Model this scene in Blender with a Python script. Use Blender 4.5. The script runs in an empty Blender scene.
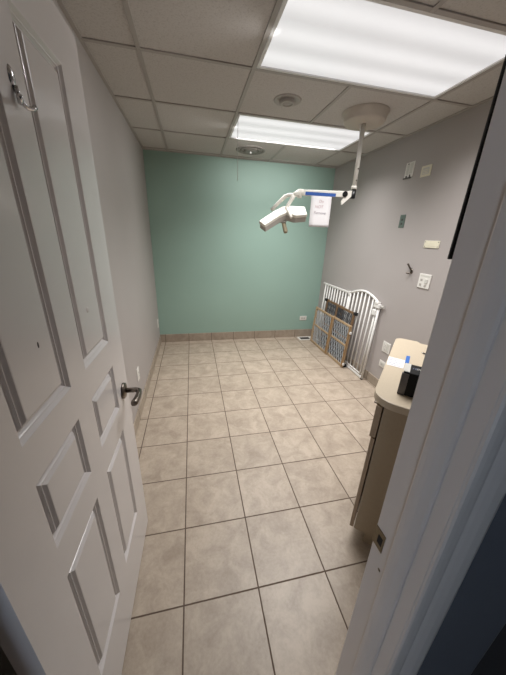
import bpy, bmesh, math, random
from mathutils import Matrix, Vector
random.seed(4)
S = bpy.context.scene
COL = S.collection
R = math.radians

# ------------------------------------------------------------------ sizes
W, YB, H = 2.4256, 3.9427, 2.3871          # room width, back wall, ceiling
T, XF, YF = .3329, .0731, 2.8192           # floor tile pitch and phase
P, XC, YC = .6096, .2776, 2.0288           # ceiling tile pitch and phase
DX0, DX1 = .118, .885                      # door opening

# ------------------------------------------------------------------ materials
def lin(c):
    return tuple(((v/255)/12.92 if v/255 <= .04045 else ((v/255+.055)/1.055)**2.4) for v in c) + (1,)

def mat(name, rgb, rough=.5, metal=0., var=.04, scale=30., bump=0., bscale=200., spec=.5, coat=0.):
    m = bpy.data.materials.new(name); m.use_nodes = True
    nt = m.node_tree; b = nt.nodes['Principled BSDF']
    b.inputs['Roughness'].default_value = rough
    b.inputs['Metallic'].default_value = metal
    b.inputs['Specular IOR Level'].default_value = spec
    b.inputs['Coat Weight'].default_value = coat
    tc = nt.nodes.new('ShaderNodeTexCoord')
    n = nt.nodes.new('ShaderNodeTexNoise'); n.inputs['Scale'].default_value = scale; n.inputs['Detail'].default_value = 4
    nt.links.new(tc.outputs['Object'], n.inputs['Vector'])
    r = nt.nodes.new('ShaderNodeValToRGB')
    c = lin(rgb)
    r.color_ramp.elements[0].position = .3; r.color_ramp.elements[1].position = .7
    r.color_ramp.elements[0].color = tuple(v*(1-var) for v in c[:3]) + (1,)
    r.color_ramp.elements[1].color = tuple(min(1, v*(1+var)) for v in c[:3]) + (1,)
    nt.links.new(n.outputs['Fac'], r.inputs['Fac']); nt.links.new(r.outputs['Color'], b.inputs['Base Color'])
    if bump:
        n2 = nt.nodes.new('ShaderNodeTexNoise'); n2.inputs['Scale'].default_value = bscale; n2.inputs['Detail'].default_value = 3
        nt.links.new(tc.outputs['Object'], n2.inputs['Vector'])
        bp = nt.nodes.new('ShaderNodeBump'); bp.inputs['Strength'].default_value = bump; bp.inputs['Distance'].default_value = .002
        nt.links.new(n2.outputs['Fac'], bp.inputs['Height']); nt.links.new(bp.outputs['Normal'], b.inputs['Normal'])
    return m

M = {}
M['teal']    = mat('teal_paint', (150, 178, 166), .55, var=.015, scale=3, bump=.12, bscale=160)
M['grey']    = mat('warm_grey_paint', (172, 165, 162), .5, var=.015, scale=3, bump=.12, bscale=160)
M['hall']    = mat('hall_paint', (112, 114, 120), .7, var=.02, scale=3)
M['door']    = mat('door_gloss_white', (216, 211, 210), .27, var=.012, scale=5, bump=.08, bscale=45, spec=.6, coat=.15)
M['halldark'] = mat('hall_side_dark', (58, 57, 58), .6, var=.03, scale=4)  # hallway side wall only, darker than the other hall walls
M['jamb']    = mat('jamb_gloss_white', (226, 217, 209), .32, var=.02, scale=6, bump=.05, bscale=60)
M['tbar']    = mat('ceiling_grid_enamel', (168, 161, 156), .5, var=.02)
M['vent']    = mat('grey_vent_enamel', (140, 136, 130), .6, var=.05)  # greyer than the fixture enamel
M['canopy']  = mat('canopy_cream_plastic', (192, 182, 170), .45, var=.02)
M['fixture'] = mat('fixture_enamel', (226, 224, 222), .4, var=.01)
M['white']   = mat('white_plastic', (225, 222, 216), .4, var=.02)
M['cream']   = mat('cream_plastic', (226, 220, 198), .4, var=.03)
M['dimwhite']= mat('offwhite_plate', (205, 203, 196), .45, var=.03)
M['slot']    = mat('dark_slot', (62, 60, 56), .6, var=.05)
M['green']   = mat('green_grey_metal_box', (92, 106, 98), .5, var=.12, scale=60)
M['steel']   = mat('brushed_nickel', (118, 110, 102), .3, metal=1, var=.06, scale=80)
M['chrome']  = mat('polished_steel', (205, 205, 208), .15, metal=1, var=.03)
M['brass']   = mat('aged_brass', (128, 116, 94), .35, metal=1, var=.12, scale=120)
M['black']   = mat('black_plastic', (14, 14, 15), .35, var=.1)
M['boxblack'] = mat('matt_black_card', (7, 7, 8), .6, var=.1, spec=.25)
M['charcoal']= mat('charcoal_gloss', (92, 88, 86), .3, var=.08)
M['rubber']  = mat('black_rubber', (20, 20, 21), .8, var=.1)
M['lamp']    = mat('lamp_cream_enamel', (226, 222, 212), .35, var=.02)
M['lampgrey']= mat('lamp_grey_plastic', (176, 171, 164), .5, var=.04)
M['lampshade']= mat('lamp_reflector_lens', (150, 145, 136), .3, var=.06)
M['tan']     = mat('tan_grip', (150, 138, 112), .5, var=.05)
M['paper']   = mat('white_paper', (222, 219, 219), .85, var=.01)
M['inkred']  = mat('faded_red_marker', (196, 172, 174), .9, var=.08)
M['inkdark'] = mat('grey_marker', (176, 168, 172), .9, var=.08)
M['ink']     = mat('blue_grey_print', (120, 128, 150), .9, var=.1)
M['bluetape']= mat('blue_painters_tape', (44, 84, 156), .7, var=.08, scale=60)
M['blue']    = mat('bright_blue_tape', (44, 98, 172), .6, var=.04)
M['gatewhite']= mat('white_powder_coat', (228, 226, 222), .4, var=.02)
M['wood']    = mat('light_pine', (172, 147, 116), .6, var=.14, scale=26)
M['woodmid'] = mat('golden_pine', (148, 116, 78), .6, var=.16, scale=26)
M['wooddark']= mat('brown_stained_wood', (118, 92, 66), .6, var=.16, scale=26)
M['wire']    = mat('pale_plastic_mesh', (190, 194, 196), .5, var=.05)
M['wiredark']= mat('dark_grey_mesh', (74, 78, 82), .5, var=.08)
M['counter'] = mat('beige_laminate', (188, 174, 152), .4, var=.03, scale=120)
M['cabinet'] = mat('tan_laminate', (162, 146, 122), .5, var=.025, scale=60)
M['cabedge'] = mat('tan_laminate_front', (160, 140, 116), .5, var=.03, scale=60)
M['nylon']   = mat('clear_nylon_line', (190, 192, 190), .3, var=.02)
M['chip']    = mat('dark_paint_chip', (74, 68, 66), .8, var=.1)

def tile_mat(name, base, dark, grout, px, x0, py, y0, gw, axes='xy', rough=.42):
    m = bpy.data.materials.new(name); m.use_nodes = True
    nt = m.node_tree; N = nt.nodes; L = nt.links; b = N['Principled BSDF']
    tc = N.new('ShaderNodeTexCoord'); sp = N.new('ShaderNodeSeparateXYZ'); L.new(tc.outputs['Object'], sp.inputs[0])
    def math_(op, a, bb=None, c=None):
        n = N.new('ShaderNodeMath'); n.operation = op
        for k, v in enumerate((a, bb, c)):
            if v is None: continue
            if isinstance(v, (int, float)): n.inputs[k].default_value = v
            else: L.new(v, n.inputs[k])
        return n.outputs[0]
    comp = {'x': sp.outputs[0], 'y': sp.outputs[1], 'z': sp.outputs[2]}
    def cell(ax, p, o):
        v = math_('DIVIDE', math_('SUBTRACT', comp[ax], o), p)
        return math_('FLOOR', v), math_('MULTIPLY', math_('PINGPONG', v, .5), p)
    cx, dx = cell(axes[0], px, x0)
    if len(axes) > 1:
        cy, dy = cell(axes[1], py, y0); d = math_('MINIMUM', dx, dy)
    else:
        cy, d = cx, dx
    jn = N.new('ShaderNodeTexNoise'); jn.inputs['Scale'].default_value = 60; L.new(tc.outputs['Object'], jn.inputs['Vector'])
    d = math_('ADD', d, math_('MULTIPLY', math_('SUBTRACT', jn.outputs['Fac'], .5), .0012))
    mr = N.new('ShaderNodeMapRange'); mr.interpolation_type = 'SMOOTHSTEP'
    L.new(d, mr.inputs[0]); mr.inputs[1].default_value = gw*.35; mr.inputs[2].default_value = gw*.62
    # mottled stone look
    n1 = N.new('ShaderNodeTexNoise'); n1.inputs['Scale'].default_value = 9; n1.inputs['Detail'].default_value = 7; n1.inputs['Roughness'].default_value = .62; n1.inputs['Distortion'].default_value = .6
    cv = N.new('ShaderNodeCombineXYZ'); L.new(cx, cv.inputs[0]); L.new(cy, cv.inputs[1])
    wn = N.new('ShaderNodeTexWhiteNoise'); L.new(cv.outputs[0], wn.inputs['Vector'])
    off = N.new('ShaderNodeVectorMath'); off.operation = 'MULTIPLY_ADD'
    L.new(wn.outputs['Color'], off.inputs[0]); off.inputs[1].default_value = (8, 8, 8); L.new(tc.outputs['Object'], off.inputs[2])
    L.new(off.outputs[0], n1.inputs['Vector'])
    n3 = N.new('ShaderNodeTexNoise'); n3.inputs['Scale'].default_value = 70; n3.inputs['Detail'].default_value = 4; n3.inputs['Roughness'].default_value = .7
    L.new(off.outputs[0], n3.inputs['Vector'])
    f = math_('ADD', math_('MULTIPLY', n1.outputs['Fac'], .72), math_('MULTIPLY', n3.outputs['Fac'], .28))
    rp = N.new('ShaderNodeValToRGB'); L.new(f, rp.inputs['Fac'])
    rp.color_ramp.elements[0].position = .36; rp.color_ramp.elements[0].color = lin(dark)
    rp.color_ramp.elements[1].position = .62; rp.color_ramp.elements[1].color = lin(base)
    hv = N.new('ShaderNodeHueSaturation'); L.new(rp.outputs['Color'], hv.inputs['Color'])
    L.new(math_('ADD', math_('MULTIPLY', wn.outputs['Value'], .07), .965), hv.inputs['Value'])
    mx = N.new('ShaderNodeMix'); mx.data_type = 'RGBA'
    L.new(mr.outputs[0], mx.inputs[0]); mx.inputs[6].default_value = lin(grout); L.new(hv.outputs[0], mx.inputs[7])
    L.new(mx.outputs[2], b.inputs['Base Color'])
    rr = N.new('ShaderNodeMapRange'); L.new(mr.outputs[0], rr.inputs[0]); rr.inputs[3].default_value = .85; rr.inputs[4].default_value = rough
    L.new(rr.outputs[0], b.inputs['Roughness'])
    bp = N.new('ShaderNodeBump'); bp.inputs['Strength'].default_value = .5; bp.inputs['Distance'].default_value = .003
    L.new(math_('ADD', mr.outputs[0], math_('MULTIPLY', f, .5)), bp.inputs['Height']); L.new(bp.outputs['Normal'], b.inputs['Normal'])
    return m

M['floor']  = tile_mat('stone_floor_tile', (186, 171, 154), (156, 141, 125), (92, 76, 64), T, XF, T, YF, .0062)
M['basex']  = tile_mat('stone_base_tile_along_x', (172, 158, 142), (146, 133, 118), (92, 78, 66), T, XF, 1, 0, .006, 'x')
M['basey']  = tile_mat('stone_base_tile_along_y', (172, 158, 142), (146, 133, 118), (92, 78, 66), T, YF, 1, 0, .006, 'y')

def ceiling_mat():
    m = bpy.data.materials.new('mineral_ceiling_tile'); m.use_nodes = True
    nt = m.node_tree; N = nt.nodes; L = nt.links; b = N['Principled BSDF']; b.inputs['Roughness'].default_value = .95
    tc = N.new('ShaderNodeTexCoord')
    v = N.new('ShaderNodeTexNoise'); v.inputs['Scale'].default_value = 110; v.inputs['Detail'].default_value = 5; v.inputs['Roughness'].default_value = .7
    L.new(tc.outputs['Object'], v.inputs['Vector'])
    r = N.new('ShaderNodeValToRGB'); L.new(v.outputs['Fac'], r.inputs['Fac'])
    r.color_ramp.elements[0].position = .33; r.color_ramp.elements[0].color = lin((178, 172, 167))
    r.color_ramp.elements[1].position = .5; r.color_ramp.elements[1].color = lin((196, 191, 187))
    L.new(r.outputs[0], b.inputs['Base Color'])
    bp = N.new('ShaderNodeBump'); bp.inputs['Strength'].default_value = .5; bp.inputs['Distance'].default_value = .002
    L.new(v.outputs['Fac'], bp.inputs['Height']); L.new(bp.outputs['Normal'], b.inputs['Normal'])
    return m
M['ctile'] = ceiling_mat()

def diffuser_mat():
    # prismatic lens glowing from the tubes that run lengthwise behind it
    m = bpy.data.materials.new('lit_prismatic_diffuser'); m.use_nodes = True
    nt = m.node_tree; N = nt.nodes; L = nt.links; b = N['Principled BSDF']
    b.inputs['Base Color'].default_value = (.35, .35, .35, 1); b.inputs['Roughness'].default_value = .35
    tc = N.new('ShaderNodeTexCoord'); sp = N.new('ShaderNodeSeparateXYZ'); L.new(tc.outputs['Object'], sp.inputs[0])
    mu = N.new('ShaderNodeMath'); mu.operation = 'MULTIPLY'; L.new(sp.outputs[1], mu.inputs[0]); mu.inputs[1].default_value = 2*math.pi/.185
    ad = N.new('ShaderNodeMath'); ad.operation = 'COSINE'; L.new(mu.outputs[0], ad.inputs[0])
    mr = N.new('ShaderNodeMapRange'); L.new(ad.outputs[0], mr.inputs[0]); mr.inputs[1].default_value = -1; mr.inputs[2].default_value = 1
    mr.inputs[3].default_value = .56; mr.inputs[4].default_value = .73
    ns = N.new('ShaderNodeTexNoise'); ns.inputs['Scale'].default_value = 40; L.new(tc.outputs['Object'], ns.inputs['Vector'])
    m2 = N.new('ShaderNodeMath'); m2.operation = 'MULTIPLY_ADD'; L.new(ns.outputs['Fac'], m2.inputs[0]); m2.inputs[1].default_value = .05
    L.new(mr.outputs[0], m2.inputs[2])
    b.inputs['Emission Color'].default_value = (1.0, .985, .99, 1)
    L.new(m2.outputs[0], b.inputs['Emission Strength'])
    return m
M['glow'] = diffuser_mat()

# ------------------------------------------------------------------ mesh helpers
I4 = Matrix.Identity(4)
def new(): return bmesh.new()
def box(bm, x0, x1, y0, y1, z0, z1, mx=I4, bevel=0., seg=2):
    t = bmesh.new()
    bmesh.ops.create_cube(t, size=1)
    for v in t.verts:
        v.co = Vector(((x0+x1)/2 + v.co.x*(x1-x0), (y0+y1)/2 + v.co.y*(y1-y0), (z0+z1)/2 + v.co.z*(z1-z0)))
    if bevel: bmesh.ops.bevel(t, geom=t.edges[:], offset=bevel, segments=seg, affect='EDGES', profile=.5)
    merge(bm, t, mx)
def merge(bm, t, mx=I4):
    bmesh.ops.transform(t, matrix=mx, verts=t.verts[:])
    vs = [bm.verts.new(v.co) for v in t.verts]; t.verts.index_update()
    for f in t.faces:
        try:
            nf = bm.faces.new([vs[v.index] for v in f.verts]); nf.smooth = f.smooth
        except ValueError: pass
    t.free()
def tube(bm, pts, r, mx=I4, n=10, cap=True):
    t = bmesh.new(); pts = [Vector(p) for p in pts]; rings = []
    rs = r if isinstance(r, (list, tuple)) else [r]*len(pts)
    up = None
    for i, p in enumerate(pts):
        d = (pts[min(i+1, len(pts)-1)] - pts[max(i-1, 0)]).normalized()
        if up is None:
            a = Vector((0, 0, 1)) if abs(d.z) < .9 else Vector((1, 0, 0))
            up = (a - d*a.dot(d)).normalized()
        else: up = (up - d*up.dot(d)).normalized()
        s = d.cross(up)
        rings.append([t.verts.new(p + (up*math.cos(2*math.pi*k/n) + s*math.sin(2*math.pi*k/n))*rs[i]) for k in range(n)])
    for a, b in zip(rings, rings[1:]):
        for k in range(n):
            f = t.faces.new((a[k], a[(k+1) % n], b[(k+1) % n], b[k])); f.smooth = True
    if cap: t.faces.new(rings[0][::-1]); t.faces.new(rings[-1])
    bmesh.ops.recalc_face_normals(t, faces=t.faces[:])
    merge(bm, t, mx)
def lathe(bm, prof, mx=I4, n=32):
    t = bmesh.new(); rings = []
    for r, z in prof:
        rings.append([t.verts.new((r*math.cos(2*math.pi*k/n), r*math.sin(2*math.pi*k/n), z)) for k in range(n)] if r > 1e-6 else [t.verts.new((0, 0, z))])
    for a, b in zip(rings, rings[1:]):
        for k in range(n):
            q = ([a[k], a[(k+1) % n]] if len(a) > 1 else [a[0]]) + ([b[(k+1) % n], b[k]] if len(b) > 1 else [b[0]])
            if len(q) > 2: f = t.faces.new(q); f.smooth = True
    bmesh.ops.recalc_face_normals(t, faces=t.faces[:])
    merge(bm, t, mx)
def prism(bm, poly, z0, z1, mx=I4, bevel=0., seg=2):
    t = bmesh.new()
    a = [t.verts.new((x, y, z0)) for x, y in poly]; b = [t.verts.new((x, y, z1)) for x, y in poly]
    t.faces.new(a[::-1]); t.faces.new(b); n = len(poly)
    for k in range(n): t.faces.new((a[k], a[(k+1) % n], b[(k+1) % n], b[k]))
    bmesh.ops.recalc_face_normals(t, faces=t.faces[:])
    if bevel: bmesh.ops.bevel(t, geom=t.edges[:], offset=bevel, segments=seg, affect='EDGES', profile=.5)
    merge(bm, t, mx)
def rings(bm, rect, prof, mx=I4, fill=True):
    """rect in (u, z); prof = [(inset, depth)]; local axes u, w(depth), z"""
    u0, u1, z0, z1 = rect; t = bmesh.new(); rs = []
    for i, d in prof:
        rs.append([t.verts.new(c) for c in ((u0+i, d, z0+i), (u1-i, d, z0+i), (u1-i, d, z1-i), (u0+i, d, z1-i))])
    for a, b in zip(rs, rs[1:]):
        for k in range(4): t.faces.new((a[k], a[(k+1) % 4], b[(k+1) % 4], b[k]))
    if fill: t.faces.new(rs[-1])
    merge(bm, t, mx)

WM = {}                                     # world matrix of every root
def root(name, label, cat, loc=(0, 0, 0), group=None, mx=None):
    o = bpy.data.objects.new(name, None); COL.objects.link(o); o.empty_display_size = .05
    o.matrix_world = mx if mx is not None else Matrix.Translation(loc)
    WM[o] = o.matrix_world.copy()
    o['label'] = label; o['category'] = cat
    if group: o['group'] = group
    return o
def part(name, bm, m, parent=None, label=None, world=True):
    me = bpy.data.meshes.new(name); bm.to_mesh(me); bm.free()
    if isinstance(m, str): m = M[m]
    me.materials.append(m)
    o = bpy.data.objects.new(name, me); COL.objects.link(o)
    if parent is not None:
        o.parent = parent; WM[o] = WM[parent]
        if world: me.transform(WM[parent].inverted())
    else: WM[o] = Matrix.Identity(4)
    if label: o['label'] = label
    return o
def struct(name, bm, m):
    o = part(name, bm, m); o['kind'] = 'structure'; return o
def single(name, bm, m, label, cat, loc, group=None):
    """one-mesh thing whose origin sits at loc (bm in world coordinates)"""
    o = part(name, bm, m); o.data.transform(Matrix.Translation(-Vector(loc))); o.location = loc
    WM[o] = Matrix.Translation(loc); o['label'] = label; o['category'] = cat
    if group: o['group'] = group
    return o
def text_bm(s, size, mx):
    cu = bpy.data.curves.new('t', 'FONT'); cu.body = s; cu.size = size; cu.align_x = 'CENTER'; cu.extrude = .0003; cu.shear = .15
    ob = bpy.data.objects.new('t', cu); COL.objects.link(ob)
    dg = bpy.context.evaluated_depsgraph_get(); me = bpy.data.meshes.new_from_object(ob.evaluated_get(dg))
    bm = bmesh.new(); bm.from_mesh(me); bpy.data.objects.remove(ob); bpy.data.meshes.remove(me)
    bmesh.ops.transform(bm, matrix=mx, verts=bm.verts[:]); return bm
def frame(o, x, y, z):
    return Matrix(((x[0], y[0], z[0], o[0]), (x[1], y[1], z[1], o[1]), (x[2], y[2], z[2], o[2]), (0, 0, 0, 1)))

# ------------------------------------------------------------------ room shell
YI, YH = .45, .335                          # inner and hall face of the door wall
HX = 1.205                                  # corner in the hallway
bm = new(); box(bm, -1.2, W+.1, -1.6, YB+.1, -.1, 0); struct('floor', bm, 'floor')
bm = new(); box(bm, -.1, W+.1, YB, YB+.1, -.1, H+.25); struct('wall_back', bm, 'teal')
bm = new(); box(bm, -.1, 0, YH, YB, -.1, H+.25); struct('wall_left', bm, 'grey')
bm = new(); box(bm, W, W+.1, YH, YB, -.1, H+.25); struct('wall_right', bm, 'grey')
bm = new()
box(bm, -1.2, DX0-.02, YH, YI, 0, H+.25)
box(bm, DX1+.02, W, YH, YI, 0, H+.25)
box(bm, DX0-.02, DX1+.02, YH, YI, 2.06, H+.25)
struct('wall_front', bm, 'grey')
bm = new(); box(bm, HX, HX+.1, -1.6, YH-.0045, 0, 2.6); struct('wall_hallway', bm, 'halldark')
bm = new(); box(bm, HX-.24, HX, YH-.004, YH+.0, 0, 2.6); struct('wall_hallway_return', bm, 'hall')

bm = new(); box(bm, -1.2, -1.1, -1.6, YH, 0, 2.5); struct('wall_hallway_light_block', bm, 'hall')  # unseen side wall, added to keep stray hall light off the jamb
bm = new(); box(bm, -1.2, HX+.1, -1.6, YH, 2.45, 2.5); struct('ceiling_hallway_light_block', bm, 'hall')  # unseen ceiling, added so hall light enters only from behind
bm = new(); box(bm, -.52, HX+.1, -1.7, -1.6, 0, 2.5); struct('wall_hallway_end_light_block', bm, 'hall')  # unseen part-width wall, added to block light from the door's hinge edge
# ceiling tiles as lay-in slabs, with openings where the fixtures sit
gx = [0, XC, XC+P, XC+2*P, XC+3*P, W]
gy = [YI, YC-2*P, YC-P, YC, YC+P, YC+2*P, YC+3*P, YB]
lights = [(XC+P, XC+3*P, YC-P, YC), (XC+P, XC+3*P, YC+P, YC+2*P)]
bm = new()
for a, b in zip(gx, gx[1:]):
    for c, d in zip(gy, gy[1:]):
        if any(a >= l[0]-.01 and b <= l[1]+.01 and c >= l[2]-.01 and d <= l[3]+.01 for l in lights): continue
        box(bm, a, b, c, d, H+.006, H+.02)
struct('ceiling', bm, 'ctile')
bm = new()
hb = .012
for x in gx[1:-1]:
    for c, d in zip(gy, gy[1:]):
        if x == gx[3] and any(c >= l[2]-.01 and d <= l[3]+.01 for l in lights): continue
        box(bm, x-hb, x+hb, c, d, H, H+.0059, bevel=.001, seg=1)
for y in gy[1:-1]:
    for a, b in zip(gx, gx[1:]):
        box(bm, a+(hb if a > 0 else 0), b-(hb if b < W else 0), y-hb, y+hb, H, H+.0059, bevel=.001, seg=1)
for y in (YC-P, YC, YC+P, YC+2*P): box(bm, gx[3]-hb, gx[3]+hb, y-hb, y+hb, H+.0001, H+.0058)
box(bm, 0, W, YB-.02, YB, H-.001, H+.0055); box(bm, 0, .02, YI, YB-.02, H-.001, H+.0055); box(bm, W-.02, W, YI, YB-.02, H-.001, H+.0055)
struct('trim_1', bm, 'tbar')

# tile baseboards
BH = .105
bm = new(); box(bm, 0, W, YB-.011, YB, 0, BH+.015, bevel=.002); struct('baseboard_back', bm, 'basex')
bm = new(); box(bm, 0, .011, YI, YB-.011, 0, BH, bevel=.002); struct('baseboard_left', bm, 'basey')
bm = new(); box(bm, W-.011, W, YI, YB-.011, 0, BH, bevel=.002); struct('baseboard_right', bm, 'basey')

# door frame on the latch side: jamb board, stop, casing
def lean(o, k=.0135, z0=.9):
    for v in o.data.vertices: v.co.y += k*(v.co.z-z0)
bm = new()
box(bm, DX1, DX1+.02, .334, .456, 0, 2.06, bevel=.0015)
prism(bm, [(DX1+.002, .402), (DX1-.009, .402), (DX1-.011, .399), (DX1-.011, .390), (DX1-.0095, .380), (DX1-.007, .372), (DX1-.0055, .366), (DX1-.003, .362), (DX1+.002, .361)], 0, 2.05)
cas = [(DX1+.0012, .336), (DX1+.0012, .330), (DX1+.004, .327), (DX1+.010, .325), (DX1+.018, .3235), (DX1+.024, .324), (DX1+.030, .321), (DX1+.042, .317), (DX1+.056, .315), (DX1+.064, .317), (DX1+.067, .336)]
prism(bm, cas, 0, 2.12)
o = struct('trim_2', bm, 'jamb'); lean(o)
bm = new()
box(bm, DX1-.0016, DX1, .426, .4565, .868, .92, bevel=.0006, seg=1)
sp = part('strike_plate', bm, 'brass', o, 'worn brass strike plate')
bm = new(); box(bm, DX1-.0022, DX1-.0012, .4305, .444, .883, .906); part('latch_hole', bm, 'rubber', sp)
bm = new(); lathe(bm, [(0, .0012), (.003, .0009), (.0042, 0)], frame((DX1, .419, .823), (0, 1, 0), (0, 0, -1), (-1, 0, 0)), 12); part('screw', bm, 'brass', o)
# hinge side jamb and head
bm = new()
box(bm, DX0-.02, DX0, .332, .447, 0, 2.06, bevel=.002)
box(bm, DX0-.002, DX0+.011, .36, .398, 0, 2.05, bevel=.002)
prism(bm, [(2*DX0 - (x-DX1) - DX0, y) for x, y in cas], 0, 2.12)
struct('trim_3', bm, 'jamb')
bm = new(); box(bm, DX0, DX1, .332, .447, 2.04, 2.06); box(bm, DX0, DX1, .36, .398, 2.027, 2.042); box(bm, DX0-.068, DX1+.068, .318, .336, 2.05, 2.12)
struct('trim_4', bm, 'jamb')

# ------------------------------------------------------------------ the open door
du = Vector((.02023877, .99979518, 0)); dn = Vector((.99979518, -.02023877, 0))
DO = Vector((.2026, 1.231, 0)) - du*.782
DM = frame(DO, du, dn, (0, 0, 1))           # local: u from hinge to free edge, w out of the visible face, z
DWD, DB, DT = .782, .012, 2.026
U = lambda s: DWD - s
colsU = [(U(.657), U(.447)), (U(.357), U(.139))]
rowsZ = [(.268, .757), (.856, .1046*10), (1.138, 1.905)]
bm = new(); box(bm, 0, DWD, -.044, -.016, DB, DT, DM)
us = [0, colsU[0][0], colsU[0][1], colsU[1][0], colsU[1][1], DWD]
for a, b in ((us[0], us[1]), (us[2], us[3]), (us[4], us[5])): box(bm, a, b, -.016, 0, DB, DT, DM)
zs = [DB] + [v for r in rowsZ for v in r] + [DT]
for a, b in colsU:
    for z0, z1 in ((zs[0], zs[1]), (zs[2], zs[3]), (zs[4], zs[5]), (zs[6], zs[7])): box(bm, a, b, -.016, 0, z0, z1, DM)
bmesh.ops.remove_doubles(bm, verts=bm.verts[:], dist=1e-5)
door = struct('door_1', bm, 'door')
prof = [(0, 0), (.0025, -.0004), (.010, -.0072), (.0122, -.0076), (.0142, -.0100), (.0185, -.0136), (.0215, -.0138), (.0245, -.0112), (.0262, -.0080), (.0282, -.0076), (.0345, -.0022), (.037, -.0016)]
for a, b in colsU:
    for z0, z1 in rowsZ:
        bm = new(); rings(bm, (a, b, z0, z1), prof, DM); bmesh.ops.recalc_face_normals(bm, faces=bm.faces[:])
        part('panel', bm, 'door', door)
# lever handle
HU, HZ = U(.070), .893
hm = DM @ Matrix.Translation((HU, 0, HZ)) @ Matrix(((1, 0, 0, 0), (0, 0, 1, 0), (0, 1, 0, 0), (0, 0, 0, 1)))  # z -> outwards
bm = new(); lathe(bm, [(.0335, 0), (.0335, .004), (.030, .009), (.018, .012), (.0125, .014), (0, .014)], hm, 28)
hd = part('door_handle', bm, 'steel', door, 'brushed nickel rose and lever')
bm = new(); tube(bm, [(0, 0, .012), (0, 0, .05), (-.004, 0, .060), (-.02, -.002, .066)], [.0105, .0105, .011, .0105], hm, 14)
part('stem', bm, 'steel', hd)
bm = new(); tube(bm, [(-.006, 0, .0635), (-.03, -.003, .067), (-.06, -.005, .066), (-.09, -.004, .062), (-.102, -.002, .06)], [.0105, .011, .013, .0135, .008], hm, 14)
part('lever', bm, 'steel', hd)
bm = new(); box(bm, DWD-.0002, DWD+.0012, -.034, -.010, HZ-.028, HZ+.028, DM); box(bm, DWD, DWD+.008, -.028, -.016, HZ-.008, HZ+.008, DM, bevel=.002)
part('latch', bm, 'steel', door)
# paint chips and the filled bump on the door
bm = new(); lathe(bm, [(0, .0008), (.004, .0005), (.005, 0)], DM @ Matrix.Translation((U(.53), -.0015, 1.289)) @ Matrix.Rotation(R(-90), 4, 'X') @ Matrix.Diagonal((.6, 1.4, 1, 1)), 10)
part('paint_chip', bm, 'chip', door)
bm = new(); lathe(bm, [(0, .003), (.006, .002), (.009, 0)], DM @ Matrix.Translation((U(.262), -.0018, 1.29)) @ Matrix.Rotation(R(-90), 4, 'X'), 12)
part('filler_bump', bm, 'door', door)

# coat hook high on the door's middle stile
hkm = DM @ Matrix.Translation((U(.404), -.001, 1.757)) @ Matrix(((1, 0, 0, 0), (0, 0, 1, 0), (0, 1, 0, 0), (0, 0, 0, 1)))
hk = root('coat_hook', 'silver double coat hook screwed high on the white panelled door', 'hook', mx=Matrix.Translation(hkm.translation))
bm = new(); lathe(bm, [(0, .006), (.006, .005), (.009, .0025), (.010, 0)], hkm @ Matrix.Translation((0, .012, 0)) @ Matrix.Diagonal((.9, 1.8, 1, 1)), 20)
part('back_plate', bm, 'chrome', hk)
bm = new(); tube(bm, [(0, -.002, .004), (0, -.012, .006), (0, -.020, .008)], [.0045, .004, .0036], hkm, 10); part('hook_stem', bm, 'chrome', hk)
for sgn in (-1, 1):
    bm = new(); tube(bm, [(0, -.018, .007), (sgn*.004, -.026, .009), (sgn*.013, -.030, .013), (sgn*.021, -.028, .018), (sgn*.026, -.023, .020)], [.0046, .0044, .0042, .004, .0046], hkm, 10)
    part('prong', bm, 'chrome', hk)

# ------------------------------------------------------------------ ceiling fixtures
def make_light(l, label, aims):
    cx, cy = (l[0]+l[1])/2, (l[2]+l[3])/2
    r = root('ceiling_light', label, 'ceiling light', (cx, cy, H), 'fluorescent panels in the ceiling grid')
    a, b = P-.013, P/2-.013
    bm = new()
    f = .018
    for x0, x1, y0, y1 in ((-a, a, -b, -b+f), (-a, a, b-f, b), (-a, -a+f, -b+f, b-f), (a-f, a, -b+f, b-f)):
        box(bm, x0, x1, y0, y1, .0005, .012, bevel=.002)
    part('frame', bm, 'fixture', r, world=False)
    bm = new(); box(bm, -a+f, a-f, -b+f, b-f, .008, .014)
    part('diffuser', bm, 'glow', r, 'glowing white prismatic lens', world=False)
    L = bpy.data.lights.new('tube_light', 'AREA'); L.shape = 'RECTANGLE'; L.size = 2*(a-f)-.01; L.size_y = 2*(b-f)-.01
    L.energy = 22; L.color = (1, .985, .975); L.spread = R(120)
    lo = bpy.data.objects.new('tube_light', L); COL.objects.link(lo); lo.parent = r; lo.location = (0, 0, .006)
    for (lx, ly), sx, d, e in aims:  # added fill strips that brighten the walls, not tubes of the fixture
        A = bpy.data.lights.new('wall_fill_light', 'AREA'); A.shape = 'RECTANGLE'; A.size = sx; A.size_y = .04
        A.energy = e; A.color = L.color; A.spread = R(116)
        ao = bpy.data.objects.new('wall_fill_light', A); COL.objects.link(ao); ao.parent = r; ao.location = (lx, ly, -.012)
        ao.rotation_euler = Vector(d).to_track_quat('-Z', 'Y').to_euler()
        if abs(d[0]) > abs(d[1]): A.size, A.size_y = .04, sx
    return r
make_light(lights[0], 'large glowing ceiling light panel nearest the doorway', [((-.54, 0), .44, (-.82, 0, -.57), 2.6)])
make_light(lights[1], 'smaller looking glowing ceiling light panel near the teal back wall', [((-.54, 0), .44, (-.82, 0, -.57), 2.2), ((0, .22), 1.06, (0, .80, -.60), 3.6)])

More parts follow.
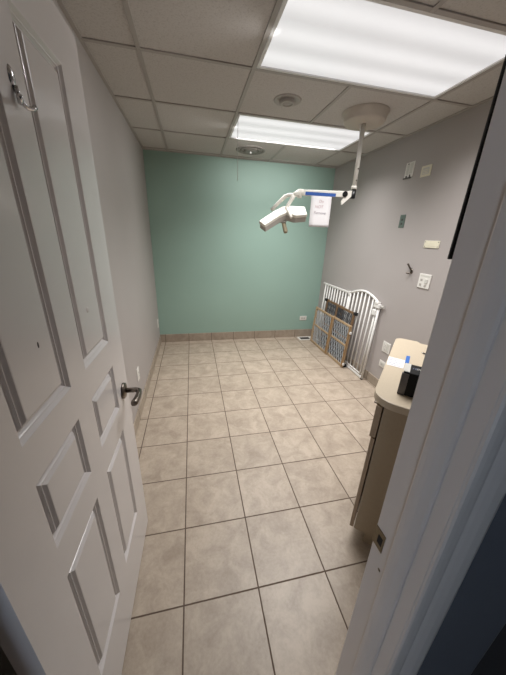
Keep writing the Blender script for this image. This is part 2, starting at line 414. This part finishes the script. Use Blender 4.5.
dl = root('recessed_downlight', 'round white recessed fitting in the ceiling tile between the two light panels', 'ceiling fitting', (1.192, 2.333, H))
m0 = Matrix.Translation((1.192, 2.333, H+.006))
bm = new(); lathe(bm, [(.097, 0), (.094, -.005), (.085, -.006), (.072, -.002), (.05, .0), (.05, .004), (.097, .002)], m0, 40); part('trim_ring', bm, 'tbar', dl)
bm = new(); lathe(bm, [(.049, 0), (.049, -.018), (.046, -.023), (.036, -.024), (.034, -.014), (.0, -.014)], m0, 32); part('eyeball', bm, 'lampgrey', dl)
bm = new(); lathe(bm, [(.033, -.0145), (.03, -.019), (0, -.021)], m0, 24); part('lens', bm, 'tbar', dl)

av = root('air_diffuser', 'round white ceiling air diffuser in the last tile before the teal wall', 'air vent', (1.185, 3.553, H))
m0 = Matrix.Translation((1.185, 3.553, H+.006))
bm = new(); lathe(bm, [(.165, 0), (.163, -.006), (.150, -.010), (.128, -.004), (.128, 0)], m0, 44); part('outer_ring', bm, 'vent', av)
bm = new(); lathe(bm, [(.118, -.001), (.116, -.010), (.104, -.015), (.088, -.008), (.088, -.001)], m0, 40); part('middle_ring', bm, 'vent', av)
bm = new(); lathe(bm, [(.078, -.001), (.075, -.014), (.05, -.018), (.0, -.019)], m0, 36); part('centre_cone', bm, 'vent', av)
bm = new(); lathe(bm, [(.009, -.018), (.009, -.034), (0, -.036)], m0, 16); part('knob', bm, 'fixture', av)

bm = new()
tube(bm, [(.8955, 2.632, H+.002), (.8955, 2.632, 2.2), (.898, 2.63, 1.93)], .0019, n=6)
single('nylon_line', bm, 'nylon', 'thin pale line hanging from the ceiling grid before the teal wall', 'string', (.8955, 2.632, 1.93))

# ------------------------------------------------------------------ exam lamp
LX, LY = 1.807, 2.345
PX, PY = 1.800, 2.335
lat = Vector((.9745, -.2245, 0)); dep = Vector((.2245, .9745, 0)); upv = Vector((0, 0, 1))
LM = frame((PX, PY, 0), lat, dep, upv)      # a = along the arm (negative to the lamp head), b = away from the door, z
lp = root('exam_lamp', 'white ceiling mounted medical examination lamp on a long pole with jointed arm', 'lamp', (LX, LY, H))
bm = new(); lathe(bm, [(.165, H+.006), (.165, H-.004), (.157, H-.008), (.150, H-.05), (.140, H-.062), (.06, H-.066), (0, H-.066)], Matrix.Translation((LX, LY, 0)), 44)
part('ceiling_canopy', bm, 'canopy', lp)
bm = new(); tube(bm, [(PX, PY, H-.062), (PX, PY, 1.885)], .0165, n=20)
pole = part('pole', bm, 'lamp', lp)
bm = new()
tube(bm, [(-.03, -.008, H-.068), (-.024, -.012, H-.10), (-.018, -.014, H-.18), (-.017, -.012, H-.30), (-.017, -.004, H-.33)], .0028, LM, 8)
part('cable', bm, 'white', pole)
for zz in (2.03, 1.95):
    bm = new(); lathe(bm, [(0, .004), (.005, .003), (.006, 0)], LM @ Matrix.Translation((.006, -.0155, zz)) @ Matrix.Rotation(R(90), 4, 'X'), 10); part('screw', bm, 'steel', pole)
bm = new(); lathe(bm, [(0, 1.912), (.0215, 1.912), (.0225, 1.906), (.0225, 1.888), (0, 1.888)], Matrix.Translation((PX, PY, 0)), 20); part('collar', bm, 'lamp', lp)
bm = new(); lathe(bm, [(0, 1.888), (.0195, 1.888), (.0195, 1.828), (.017, 1.822), (0, 1.822)], Matrix.Translation((PX, PY, 0)), 20); part('swivel_joint', bm, 'black', lp, 'black swivel joint')
# bracket and long arm
bm = new(); prism(bm, [(-.090, 1.796), (-.086, 1.772), (-.076, 1.776), (-.010, 1.838), (-.010, 1.880), (-.052, 1.872)], -.012, .012, LM @ Matrix.Rotation(R(90), 4, 'X'), bevel=.003); part('bracket', bm, 'lamp', lp)
bm = new(); box(bm, -.410, -.030, -.011, .011, 1.829, 1.873, LM, bevel=.005); part('arm', bm, 'lamp', lp)
bm = new(); tube(bm, [(-.068, -.021, 1.851), (-.068, .021, 1.851)], .0205, LM, 20); part('pivot_knob', bm, 'black', lp, 'black round pivot knob')
bm = new()
tube(bm, [(-.400, 0, 1.853), (-.428, 0, 1.855), (-.455, 0, 1.842), (-.482, 0, 1.832)], [.021, .024, .021, .018], LM, 14)
tube(bm, [(-.432, 0, 1.875), (-.432, 0, 1.812)], .019, LM, 16)
part('elbow', bm, 'lamp', lp)
bm = new(); tube(bm, [(-.474, 0, 1.838), (-.492, 0, 1.802), (-.520, -.004, 1.755), (-.530, -.010, 1.728)], [.018, .016, .0145, .015], LM, 12); part('yoke_arm', bm, 'lamp', lp)
bm = new(); tube(bm, [(-.482, 0, 1.834), (-.520, .018, 1.832), (-.546, .03, 1.822), (-.600, .03, 1.771), (-.652, .02, 1.716)], [.013, .014, .016, .015, .014], LM, 12); part('yoke_arm', bm, 'lamp', lp)
# head: two lobed boomerang, tipped towards the door
hx = LM @ Matrix.Translation((-.545, -.02, 1.680)) @ Matrix.Rotation(R(-6), 4, 'Y') @ Matrix.Rotation(R(36), 4, 'X')
plan = [(-.172, -.165), (-.215, -.105), (-.085, .015), (-.01, .072), (.06, .070), (.168, .045), (.176, -.065), (.085, -.068), (.012, -.018), (-.05, -.055)]
bm = new(); prism(bm, plan, .006, .034, hx, bevel=.006)
hd = part('lamp_head', bm, 'lamp', lp)
inn = [(x*.97-.001, y*.96+.0) for x, y in plan]
bm = new(); prism(bm, inn, -.037, .008, hx, bevel=.005); part('lens_housing', bm, 'lampgrey', hd, 'grey lower housing')
inn = [(x*.86-.002, y*.80) for x, y in plan]
bm = new(); prism(bm, inn, -.040, -.035, hx); part('lens', bm, 'lampshade', hd)
bm = new(); tube(bm, [(-.01, .0, -.040), (-.01, .0, -.056)], [.034, .030], hx, 18); part('handle_boss', bm, 'lampgrey', hd)
hb_ = hx @ Vector((-.01, .0, -.052)); he = LM @ Vector((-.523, -.03, 1.543))
bm = new(); tube(bm, [hb_, hb_.lerp(he, .5), hb_.lerp(he, .92), he], [.0165, .0175, .0185, .013], n=14); part('grip', bm, 'tan', hd, 'tan handle grip')
bm = new(); tube(bm, [(-.530, -.010, 1.738), (-.515, -.06, 1.702), (-.495, -.095, 1.655)], [.0135, .013, .011], LM, 12); part('yoke_tip', bm, 'lamp', lp)

# sign and the tape that holds it
px = LM @ Vector((-.255, -.0135, 0))
bm = new()
t = bmesh.new(); n = 10
vv = []
for j in range(n+1):
    z = 1.838 - j/n*.240
    row = [t.verts.new((a + (j/n)*.002, -.0135 - .008*math.sin(j/n*2.6)*(1-.4*i/4), z)) for i, a in enumerate([-.338+.166*q/4 for q in range(5)])]
    vv.append(row)
for j in range(n):
    for i in range(4): f = t.faces.new((vv[j][i], vv[j+1][i], vv[j+1][i+1], vv[j][i+1])); f.smooth = True
merge(bm, t, LM)
sg = root('paper_sign', 'white handwritten paper sign hanging from the lamp arm', 'sign', (px.x, px.y, 1.6))
po = part('sheet', bm, 'paper', sg); so = po.modifiers.new('thickness', 'SOLIDIFY'); so.thickness = .0006; so.offset = 1
for s, size, a, z, mm in (('Do', .031, -.253, 1.781, 'inkred'), ('NOT', .031, -.268, 1.741, 'inkred'), ('Remove', .030, -.257, 1.697, 'inkdark')):
    j = (1.838-z-.01)/.24
    tm = LM @ frame((a, -.0152-.008*math.sin(j*2.6)*.9, z), (1, 0, -.02), (0, 0, 1), (0, -1, 0))
    part('writing', text_bm(s, size, tm), mm, sg)
bm = new(); box(bm, -.388, -.142, -.0165, -.0152, 1.831, 1.855, LM @ Matrix.Translation((-.265, 0, 1.843)) @ Matrix.Rotation(R(1.2), 4, 'Y') @ Matrix.Translation((.265, 0, -1.843)))
single('tape_strip', bm, 'bluetape', 'long strip of blue tape along the white lamp arm above the sign', 'tape', tuple(LM @ Vector((-.265, -.015, 1.831))))

# ------------------------------------------------------------------ plates on the walls
def wallm(wall, c):                          # local x = along wall (to the viewer's right), y = up, z = out of the wall
    if wall == 'right': return frame((W, c[0], c[1]), (0, -1, 0), (0, 0, 1), (-1, 0, 0))
    if wall == 'left':  return frame((0, c[0], c[1]), (0, 1, 0), (0, 0, 1), (1, 0, 0))
    return frame((c[0], YB, c[1]), (1, 0, 0), (0, 0, 1), (0, -1, 0))
def plate_thing(name, label, cat, mx, w, h, m, th=.006, group=None):
    r = root(name, label, cat, mx=mx, group=group)
    bm = new(); box(bm, -w/2, w/2, -h/2, h/2, 0, th, bevel=.002); part('cover_plate', bm, m, r, world=False)
    return r
def loc(name, r, m, *boxes, label=None, bevel=.0008):
    bm = new()
    for b in boxes: box(bm, *b, bevel=bevel, seg=1)
    return part(name, bm, m, r, label, world=False)
def screw(r, x, y, th=.006, m='steel'):
    bm = new(); lathe(bm, [(0, th+.0012), (.0035, th+.0008), (.0045, th-.001)], Matrix.Translation((x, y, 0)), 12); part('screw', bm, m, r, world=False)
def duplex(r, cx=0, vert=True, m='white'):
    for s in (-1, 1):
        o = (cx, s*.0195) if vert else (s*.0195+cx, 0)
        a, b = (.017, .0145) if vert else (.0145, .017)
        f = loc('socket', r, m, (o[0]-a, o[0]+a, o[1]-b, o[1]+b, .004, .0085))
        if vert: bx = [(o[0]-.008, o[0]-.0055, o[1]-.002, o[1]+.007, .008, .0089), (o[0]+.0055, o[0]+.008, o[1]-.002, o[1]+.006, .008, .0089), (o[0]-.0025, o[0]+.0025, o[1]-.010, o[1]-.005, .008, .0089)]
        else: bx = [(o[0]-.002, o[0]+.007, o[1]-.008, o[1]-.0055, .008, .0089), (o[0]-.002, o[0]+.006, o[1]+.0055, o[1]+.008, .008, .0089), (o[0]-.010, o[0]-.005, o[1]-.0025, o[1]+.0025, .008, .0089)]
        bm = new()
        for q in bx: box(bm, *q)
        part('slots', bm, 'slot', f, world=False)

r = plate_thing('wall_outlet', 'white electrical outlet low on the teal back wall above the floor vent', 'outlet', wallm('back', (2.192, .309)), .115, .07, 'white'); duplex(r, vert=False, m='dimwhite'); screw(r, 0, 0)
r = plate_thing('wall_outlet', 'white electrical outlet low on the left wall just past the door lever', 'outlet', wallm('left', (2.324, .352)), .072, .118, 'white'); duplex(r); screw(r, 0, 0)
r = plate_thing('wall_outlet', 'small white outlet on the left wall beside the teal corner', 'outlet', wallm('left', (3.815, .329)), .07, .115, 'white'); duplex(r); screw(r, 0, 0)
# high on the right wall
r = plate_thing('cable_plate', 'torn white open plate high on the right wall, left of the cream plate', 'wall plate', wallm('right', (2.515, 2.108)), .102, .118, 'white', th=.005)
loc('bracket', r, 'charcoal', (-.058, .03, -.068, -.059, .0, .010), (-.03, -.012, -.059, -.046, .004, .010), (.012, .022, -.059, -.040, .004, .0095), label='dark bracket under the plate')
loc('inner_panel', r, 'dimwhite', (-.036, -.006, -.04, .046, .004, .0065), (.004, .036, -.032, .05, .004, .0068))
loc('slot_opening', r, 'slot', (-.030, -.012, .043, .050, .005, .0072))
r = plate_thing('double_wall_plate', 'cream double plate with a square centre high on the right wall', 'wall plate', wallm('right', (2.318, 2.063)), .105, .082, 'cream')
loc('inset_frame', r, 'dimwhite', (-.034, .034, -.024, .024, .005, .008))
loc('louvre', r, 'cream', *[(-.028, .028, y-.004, y+.002, .007, .0095) for y in (-.015, -.003, .009)])
r = plate_thing('junction_box', 'dark green grey metal plate at mid height on the right wall', 'electrical box', wallm('right', (2.472, 1.686)), .068, .112, 'green', th=.004)
loc('device_opening', r, 'slot', (-.011, .011, .004, .022, .003, .005), (-.011, .011, -.030, -.012, .003, .005)); screw(r, 0, .045, .004); screw(r, 0, -.045, .004)
r = plate_thing('wall_plate', 'wide cream blank plate with four corner screws on the right wall', 'wall plate', wallm('right', (2.072, 1.498)), .150, .056, 'cream')
for x in (-.064, .064):
    for y in (-.018, .018): screw(r, x, y, m='slot')
loc('embossed_panel', r, 'cream', (-.046, .046, -.014, .014, .005, .0072))
r = plate_thing('switch_plate', 'white square plate with switch and sockets on the right wall, above the counter', 'switch plate', wallm('right', (2.047, 1.203)), .122, .118, 'white', th=.008)
loc('rocker_switch', r, 'dimwhite', (.008, .038, -.018, .022, .006, .014), bevel=.003)
loc('socket', r, 'lampgrey', (-.040, -.018, -.002, .017, .007, .0098)); loc('socket', r, 'lampgrey', (-.042, -.020, -.043, -.022, .007, .0098)); loc('socket', r, 'lampgrey', (.010, .034, -.046, -.026, .007, .0098))
loc('label_strip', r, 'dimwhite', (-.048, .048, .036, .050, .007, .0088))
# lower two, beside the counter
r = plate_thing('wall_outlet', 'larger white square outlet plate low on the right wall left of the counter', 'outlet', wallm('right', (2.30, .482)), .112, .112, 'white'); loc('device_frame', r, 'dimwhite', (-.04, .04, -.042, .042, .005, .0075)); duplex(r, -.014); screw(r, .03, -.036, m='slot')
r = plate_thing('jack_plate', 'smaller white jack plate below the square outlet beside the counter', 'jack plate', wallm('right', (2.303, .291)), .092, .070, 'white'); loc('jack', r, 'dimwhite', (-.030, .030, -.020, .020, .005, .0085)); loc('port', r, 'lampgrey', (-.010, .010, -.007, .007, .008, .0092))
# metal hook on the right wall
hm_ = wallm('right', (2.222, 1.28))
r = root('wall_hook', 'dark curved metal hook on the right wall beside the switch plate', 'hook', mx=hm_)
bm = new(); lathe(bm, [(0, .008), (.010, .007), (.015, .003), (.016, 0)], Matrix.Translation((.006, -.018, 0)) @ Matrix.Diagonal((1, 1.5, 1, 1)), 18); part('back_plate', bm, 'steel', r, world=False)
bm = new(); tube(bm, [(.008, -.01, .006), (.004, .005, .016), (-.010, .022, .022), (-.018, .036, .026), (-.020, .048, .034)], [.0085, .008, .0075, .0075, .0085], n=10); part('upper_hook', bm, 'steel', r, world=False)
bm = new(); tube(bm, [(.008, -.026, .006), (.004, -.036, .018), (-.008, -.036, .028), (-.014, -.026, .034)], [.0085, .008, .0075, .0085], n=10); part('lower_hook', bm, 'steel', r, world=False)
bm = new(); lathe(bm, [(0, .003), (.004, .002), (.006, 0)], wallm('left', (1.66, 1.66)), 10); single('wall_screw', bm, 'chip', 'tiny dark screw head on the left wall above the door handle', 'screw', (0, 1.66, 1.66))

# floor register
fr = root('floor_register', 'white metal floor vent in the tile by the back right corner', 'floor vent', (2.222, 3.835, 0))
bm = new()
w, d = .118, .072
for x0, x1, y0, y1 in ((-w, w, -d, -d+.024), (-w, w, d-.024, d), (-w, -w+.026, -d+.024, d-.024), (w-.05, w, -d+.024, d-.024)): box(bm, x0, x1, y0, y1, .0002, .006, bevel=.002)
part('frame', bm, 'white', fr, world=False)
bm = new(); box(bm, -w+.02, w-.045, -d+.02, d-.02, .0002, .002); part('duct_opening', bm, 'slot', fr, 'dark slotted opening', world=False)
bm = new()
for k in range(9): box(bm, -w+.034+k*.0165, -w+.037+k*.0165, -d+.024, d-.024, .002, .0046)
part('louvre', bm, 'charcoal', fr, world=False)

# ------------------------------------------------------------------ board edge on the door wall
bm = new()
by = .4815
bp_ = root('wall_board', 'black edged board mounted high on the wall tight beside the door frame', 'board', (1.2, YI, 1.75))
box(bm, .899, 1.52, YI+.0005, by, 1.493, 2.14, bevel=.002); part('backing', bm, 'black', bp_)
bm = new()
for x0, x1, z0, z1 in ((.896, .925, 1.490, 2.143), (1.495, 1.523, 1.490, 2.143), (.925, 1.495, 1.490, 1.516), (.925, 1.495, 2.117, 2.143)): box(bm, x0, x1, by-.004, by+.001, z0, z1, bevel=.0015)
part('frame', bm, 'black', bp_)

# ------------------------------------------------------------------ white metal gate
def gate_matrix(xb, y0, leanx, h, yaw=0.):
    u = Vector((math.sin(yaw), math.cos(yaw), 0)); v = Vector((leanx, 0, h)).normalized(); v = (v - u*v.dot(u)).normalized()
    w = v.cross(u)                            # towards the room
    return frame((xb, y0, 0), u, w if w.x < 0 else -w, v)
GM = gate_matrix(2.363, 0, .040, .9)
g = root('safety_gate', 'white metal bar safety gate with an arched door leaning on the right wall', 'gate', mx=Matrix.Translation((2.363, 3.1, 0)))
gw = 'gatewhite'
arch = lambda u: .888 + .010*(u-2.49)/.58 + .074*max(0, math.cos(math.pi/2*min(1, abs((u-2.785)/.285))))**1.05
bm = new(); box(bm, 2.50, 3.735, -.010, .010, .006, .030, GM, bevel=.004); part('bottom_rail', bm, gw, g)
bm = new(); box(bm, 3.09, 3.75, -.010, .010, .880, .905, GM, bevel=.005); part('top_rail', bm, gw, g)
for u, h, rr in ((2.505, .875, .0125), (3.095, .888, .011), (3.725, .895, .011)):
    bm = new(); tube(bm, [(u, 0, .0), (u, 0, h)], rr, GM, 12); part('post', bm, gw, g)
pts = [(2.535+k/18*.53, 0, arch(2.535+k/18*.53)) for k in range(19)]
bm = new(); tube(bm, pts, .0135, GM, 12); part('arched_door_rail', bm, gw, g)
for u in (2.548, 3.060):
    bm = new(); tube(bm, [(u, 0, .045), (u, 0, arch(u)-.003)], .0115, GM, 12); part('door_stile', bm, gw, g)
bm = new(); tube(bm, [(2.548, 0, .05), (3.060, 0, .05)], .009, GM, 10); part('door_bottom_rail', bm, gw, g)
for k in range(6):
    u = 2.622 + k*.073
    bm = new(); tube(bm, [(u, 0, .05), (u, 0, arch(u)-.004)], .0088, GM, 10); part('bar', bm, gw, g)
for k in range(8):
    u = 3.163 + k*.0705
    bm = new(); tube(bm, [(u, 0, .02), (u, 0, .892)], .0088, GM, 10); part('bar', bm, gw, g)
bm = new(); box(bm, 2.482, 2.575, -.018, .022, .842, .890, GM, bevel=.008); box(bm, 2.505, 2.568, -.014, .026, .878, .912, GM, bevel=.008); part('latch_housing', bm, gw, g)
bm = new(); box(bm, 2.520, 2.578, -.016, .024, .758, .822, GM, bevel=.008); part('latch_clip', bm, gw, g)
bm = new(); box(bm, 3.060, 3.104, -.014, .016, .862, .912, GM, bevel=.006); part('hinge_cap', bm, gw, g)
for u0, u1, z in ((2.495, 2.435, .872), (3.74, 3.785, .893)):
    bm = new(); tube(bm, [(u0, 0, z), (u0+(u1-u0)*.7, 0, z)], .0055, GM, 10); tube(bm, [(u0+(u1-u0)*.7, 0, z), (u1, 0, z)], [.014, .017], GM, 16); part('wall_bumper', bm, 'dimwhite', g)
bm = new(); tube(bm, [(2.505, 0, .0), (2.505, 0, .012)], .0145, GM, 12); part('foot', bm, 'rubber', g, 'dark rubber foot')

# ------------------------------------------------------------------ wooden pressure gates
def lattice(bm, u0, u1, v0, v1, w, step, rad, mx, slope=1.9):
    du_ = (v1-v0)/slope
    for sg in (-1, 1):
        k = u0 - du_
        while k < u1 + du_:
            a, b = (k, v0), (k+du_*1, v1)
            if sg < 0: a, b = (k+du_, v0), (k, v1)
            # clip to [u0,u1]
            def at(u): return a[1] + (u-a[0])*(b[1]-a[1])/(b[0]-a[0])
            p, q = a, b
            lo, hi = (p, q) if p[0] < q[0] else (q, p)
            if hi[0] > u0+.004 and lo[0] < u1-.004:
                if lo[0] < u0: lo = (u0, at(u0))
                if hi[0] > u1: hi = (u1, at(u1))
                tube(bm, [(lo[0], w+sg*rad*.6, lo[1]), (hi[0], w+sg*rad*.6, hi[1])], rad, mx, 4, cap=False)
            k += step
def wood_panel(g, MX, u0, u1, h, w, wood, wire, midz, stile=.036, step=.026, rad=.0024, slope=1.9, midm=None):
    for a, b in ((u0, u0+stile), (u1-stile, u1)):
        bm = new(); box(bm, a, b, w-.009, w+.009, .003, h, MX, bevel=.003); part('stile', bm, wood, g)
    for z0, z1 in ((.003, .036), (h-.03, h-.002)):
        bm = new(); box(bm, u0+stile, u1-stile, w-.008, w+.008, z0, z1, MX, bevel=.003); part('rail', bm, wood, g)
    if midz:
        bm = new(); box(bm, u0+stile, u1-stile, w-.007, w+.007, midz-.013, midz+.013, MX, bevel=.003); part('rail', bm, midm or wood, g)
    bm = new(); lattice(bm, u0+stile-.004, u1-stile+.004, .03, h-.026, w, step, rad, MX, slope); part('mesh_panel', bm, wire, g)

BMX = gate_matrix(2.328, 0, .038, .70)
g2 = root('pressure_gate', 'taller brown wooden pressure gate with black corner bumpers between the other two gates', 'gate', mx=Matrix.Translation((2.328, 3.2, 0)))
wood_panel(g2, BMX, 2.835, 3.26, .705, .009, 'wooddark', 'wiredark', .35, step=.034, rad=.0042, slope=4)
wood_panel(g2, BMX, 3.13, 3.575, .703, -.010, 'wooddark', 'wiredark', .35, step=.034, rad=.0042, slope=4)
for u, z in ((2.832, .672), (3.575, .672), (2.822, .004), (3.575, .004)):
    bm = new(); box(bm, u-.024, u+.024, -.016, .022, z, z+.038, BMX, bevel=.008); part('corner_bumper', bm, 'rubber', g2, 'black rubber bumper')

AMX = gate_matrix(2.282, 0, .034, .55)
g1 = root('pressure_gate', 'shorter light wooden pressure gate with pale mesh panels in front of the other gates', 'gate', mx=Matrix.Translation((2.282, 3.25, 0)))
wood_panel(g1, AMX, 2.798, 3.250, .552, -.004, 'wood', 'wire', .285, stile=.040, step=.048, rad=.0036, slope=2.2)
wood_panel(g1, AMX, 3.190, 3.735, .552, .016, 'wood', 'wire', .285, stile=.048, step=.052, rad=.0036, slope=2.2)
bm = new(); box(bm, 3.194, 3.234, .025, .030, .02, .54, AMX, bevel=.002); part('slide_track', bm, 'woodmid', g1)
bm = new(); box(bm, 2.7985, 2.818, .0053, .015, .01, .545, AMX, bevel=.002); part('notched_bar', bm, 'woodmid', g1)
for u, z in ((2.789, .45), (2.789, .04)):
    bm = new(); box(bm, u-.010, u+.0095, -.012, .012, z, z+.03, AMX, bevel=.004); part('end_bumper', bm, 'white', g1, 'pale end bumper')

# ------------------------------------------------------------------ base cabinet and worktop (set across the corner)
k = math.sqrt(.5)
CM = frame((0, 0, 0), (k, k, 0), (k, -k, 0), (0, 0, 1))       # e1 along the front, e2 to the back
def ce(a, b, z): return CM @ Vector((a, b, z))
CT = .89
cab = root('base_cabinet', 'tan laminate base cabinet standing across the corner beside the door frame', 'cabinet', tuple(ce(1.99, .5, 0)))
bm = new(); box(bm, 1.562, 2.43, .245, .76, .095, .854, CM); part('body', bm, 'cabinet', cab)
bm = new(); box(bm, 1.59, 2.40, .30, .75, 0, .0945, CM); part('toe_kick', bm, 'cabinet', cab)
zd = .680
for a, b in ((1.560, 1.992), (1.997, 2.432)):
    bm = new(); box(bm, a, b, .222, .240, .097, zd-.003, CM, bevel=.002); dr = part('door', bm, 'cabedge', cab)
    bm = new(); box(bm, a, b, .214, .240, zd+.003, .846, CM, bevel=.002); dw = part('drawer', bm, 'cabedge', cab)
    hu = (a+b)/2
    bm = new(); tube(bm, [(hu-.045, .214, .76), (hu-.045, .196, .76), (hu+.045, .196, .76), (hu+.045, .214, .76)], .004, CM, 8); part('pull', bm, 'steel', dw)
    bm = new(); e = b-.04 if a < 1.7 else a+.04; tube(bm, [(e, .222, .50), (e, .203, .50), (e, .203, .60), (e, .222, .60)], .004, CM, 8); part('pull', bm, 'steel', dr)
# worktop outline with rounded front corners and the notched far edge
def arc(cx, cy, r, a0, a1, n=10): return [(cx+r*math.cos(R(a0+(a1-a0)*i/n)), cy+r*math.sin(R(a0+(a1-a0)*i/n))) for i in range(n+1)]
e0, e1_, f0, f1 = 1.540, 2.450, .190, .775
out = arc(e0+.095, f0+.095, .095, 180, 270) + arc(e1_-.045, f0+.045, .045, 270, 360) + [(e1_, .318), (e1_-.012, .328), (e1_-.03, .340), (e1_-.03, f1), (e0, f1)]
bm = new(); prism(bm, out, .8545, CT, CM, bevel=.004, seg=2)
wt = single('worktop', bm, 'counter', 'beige laminate worktop with rounded corners on the tan cabinet', 'worktop', tuple(ce(1.99, .48, .85)))
# things on it
bm = new()
bx = root('black_box', 'small glossy black box with a white label standing on the beige worktop', 'box', tuple(ce(1.69, .35, CT)))
box(bm, 1.640, 1.742, .282, .430, CT+.0005, 1.000, CM, bevel=.003); part('body', bm, 'boxblack', bx)
bm = new(); box(bm, 1.6375, 1.652, .276, .304, CT+.0005, .994, CM, bevel=.003); part('side_strip', bm, 'charcoal', bx, 'dark grey side strip')  # grey strip at the left of the black box front
bm = new(); box(bm, 1.646, 1.738, .279, .303, .9995, 1.0015, CM); part('label_sticker', bm, 'dimwhite', bx, 'white sticker')
for s, a, b in (('10', 1.690, .318), ('0C', 1.690, .338)):
    part('marking', text_bm(s, .022, CM @ frame((a, b, 1.0002), (0, 1, 0), (1, 0, 0), (0, 0, 1))), 'ink' if s == '10' else 'dimwhite', bx)
ps = root('paper_slip', 'white paper slip with faint print lying on the worktop', 'paper', tuple(ce(1.99, .235, CT)))
bm = new(); prism(bm, [(1.930, .196), (2.056, .192), (2.050, .277), (1.928, .277)], CT+.0004, CT+.0012, CM); part('sheet', bm, 'paper', ps)
bm = new()
for q in range(5):
    y0 = .203
    while y0 < .262:
        w_ = random.uniform(.006, .018); box(bm, 1.943+q*.022, 1.9495+q*.022, y0, min(y0+w_, .270), CT+.0012, CT+.0014, CM); y0 += w_ + random.uniform(.004, .01)
part('print', bm, 'ink', ps)
bm = new(); box(bm, 2.010, 2.130, .277, .296, CT+.0004, CT+.0022, CM)
single('tape_strip', bm, 'blue', 'short bright blue tape strip on the worktop behind the black box', 'tape', tuple(ce(2.07, .286, CT)))
pn = root('pen', 'thin dark pen lying on the worktop at the edge of the door frame', 'pen', tuple(ce(2.22, .40, CT)))
bm = new(); tube(bm, [(2.225, .358, CT+.0055), (2.17, .47, CT+.0055)], .0045, CM, 10); part('barrel', bm, 'charcoal', pn)
bm = new(); tube(bm, [(2.230, .348, CT+.0055), (2.225, .358, CT+.0055)], [.001, .004], CM, 10); part('tip', bm, 'chrome', pn)

# ------------------------------------------------------------------ light and camera
wd = bpy.data.worlds.new('World'); S.world = wd; wd.use_nodes = True
bg = wd.node_tree.nodes['Background']; bg.inputs[0].default_value = (.66, .80, 1, 1); bg.inputs[1].default_value = 3.3

f_, yaw, pitch, roll = 266.845, .2264, -.3658, .0397
cy, sy, cp, sp_ = math.cos(yaw), math.sin(yaw), math.cos(pitch), math.sin(pitch)
fw = Vector((sy*cp, cy*cp, sp_)); r0 = Vector((cy, -sy, 0)); u0 = r0.cross(fw)
rt = r0*math.cos(roll) + u0*math.sin(roll); up = -r0*math.sin(roll) + u0*math.cos(roll)
cam = bpy.data.cameras.new('Camera'); co = bpy.data.objects.new('Camera', cam); COL.objects.link(co)
co.matrix_world = frame((.5046, .1198, 1.514), rt, up, -fw)
cam.sensor_fit = 'VERTICAL'; cam.sensor_height = 24; cam.lens = f_/675*24; cam.clip_start = .02
S.camera = co
S.view_settings.view_transform = 'Standard'; S.view_settings.look = 'None'; S.view_settings.gamma = 1; S.view_settings.exposure = 0
S.view_settings.use_curve_mapping = False
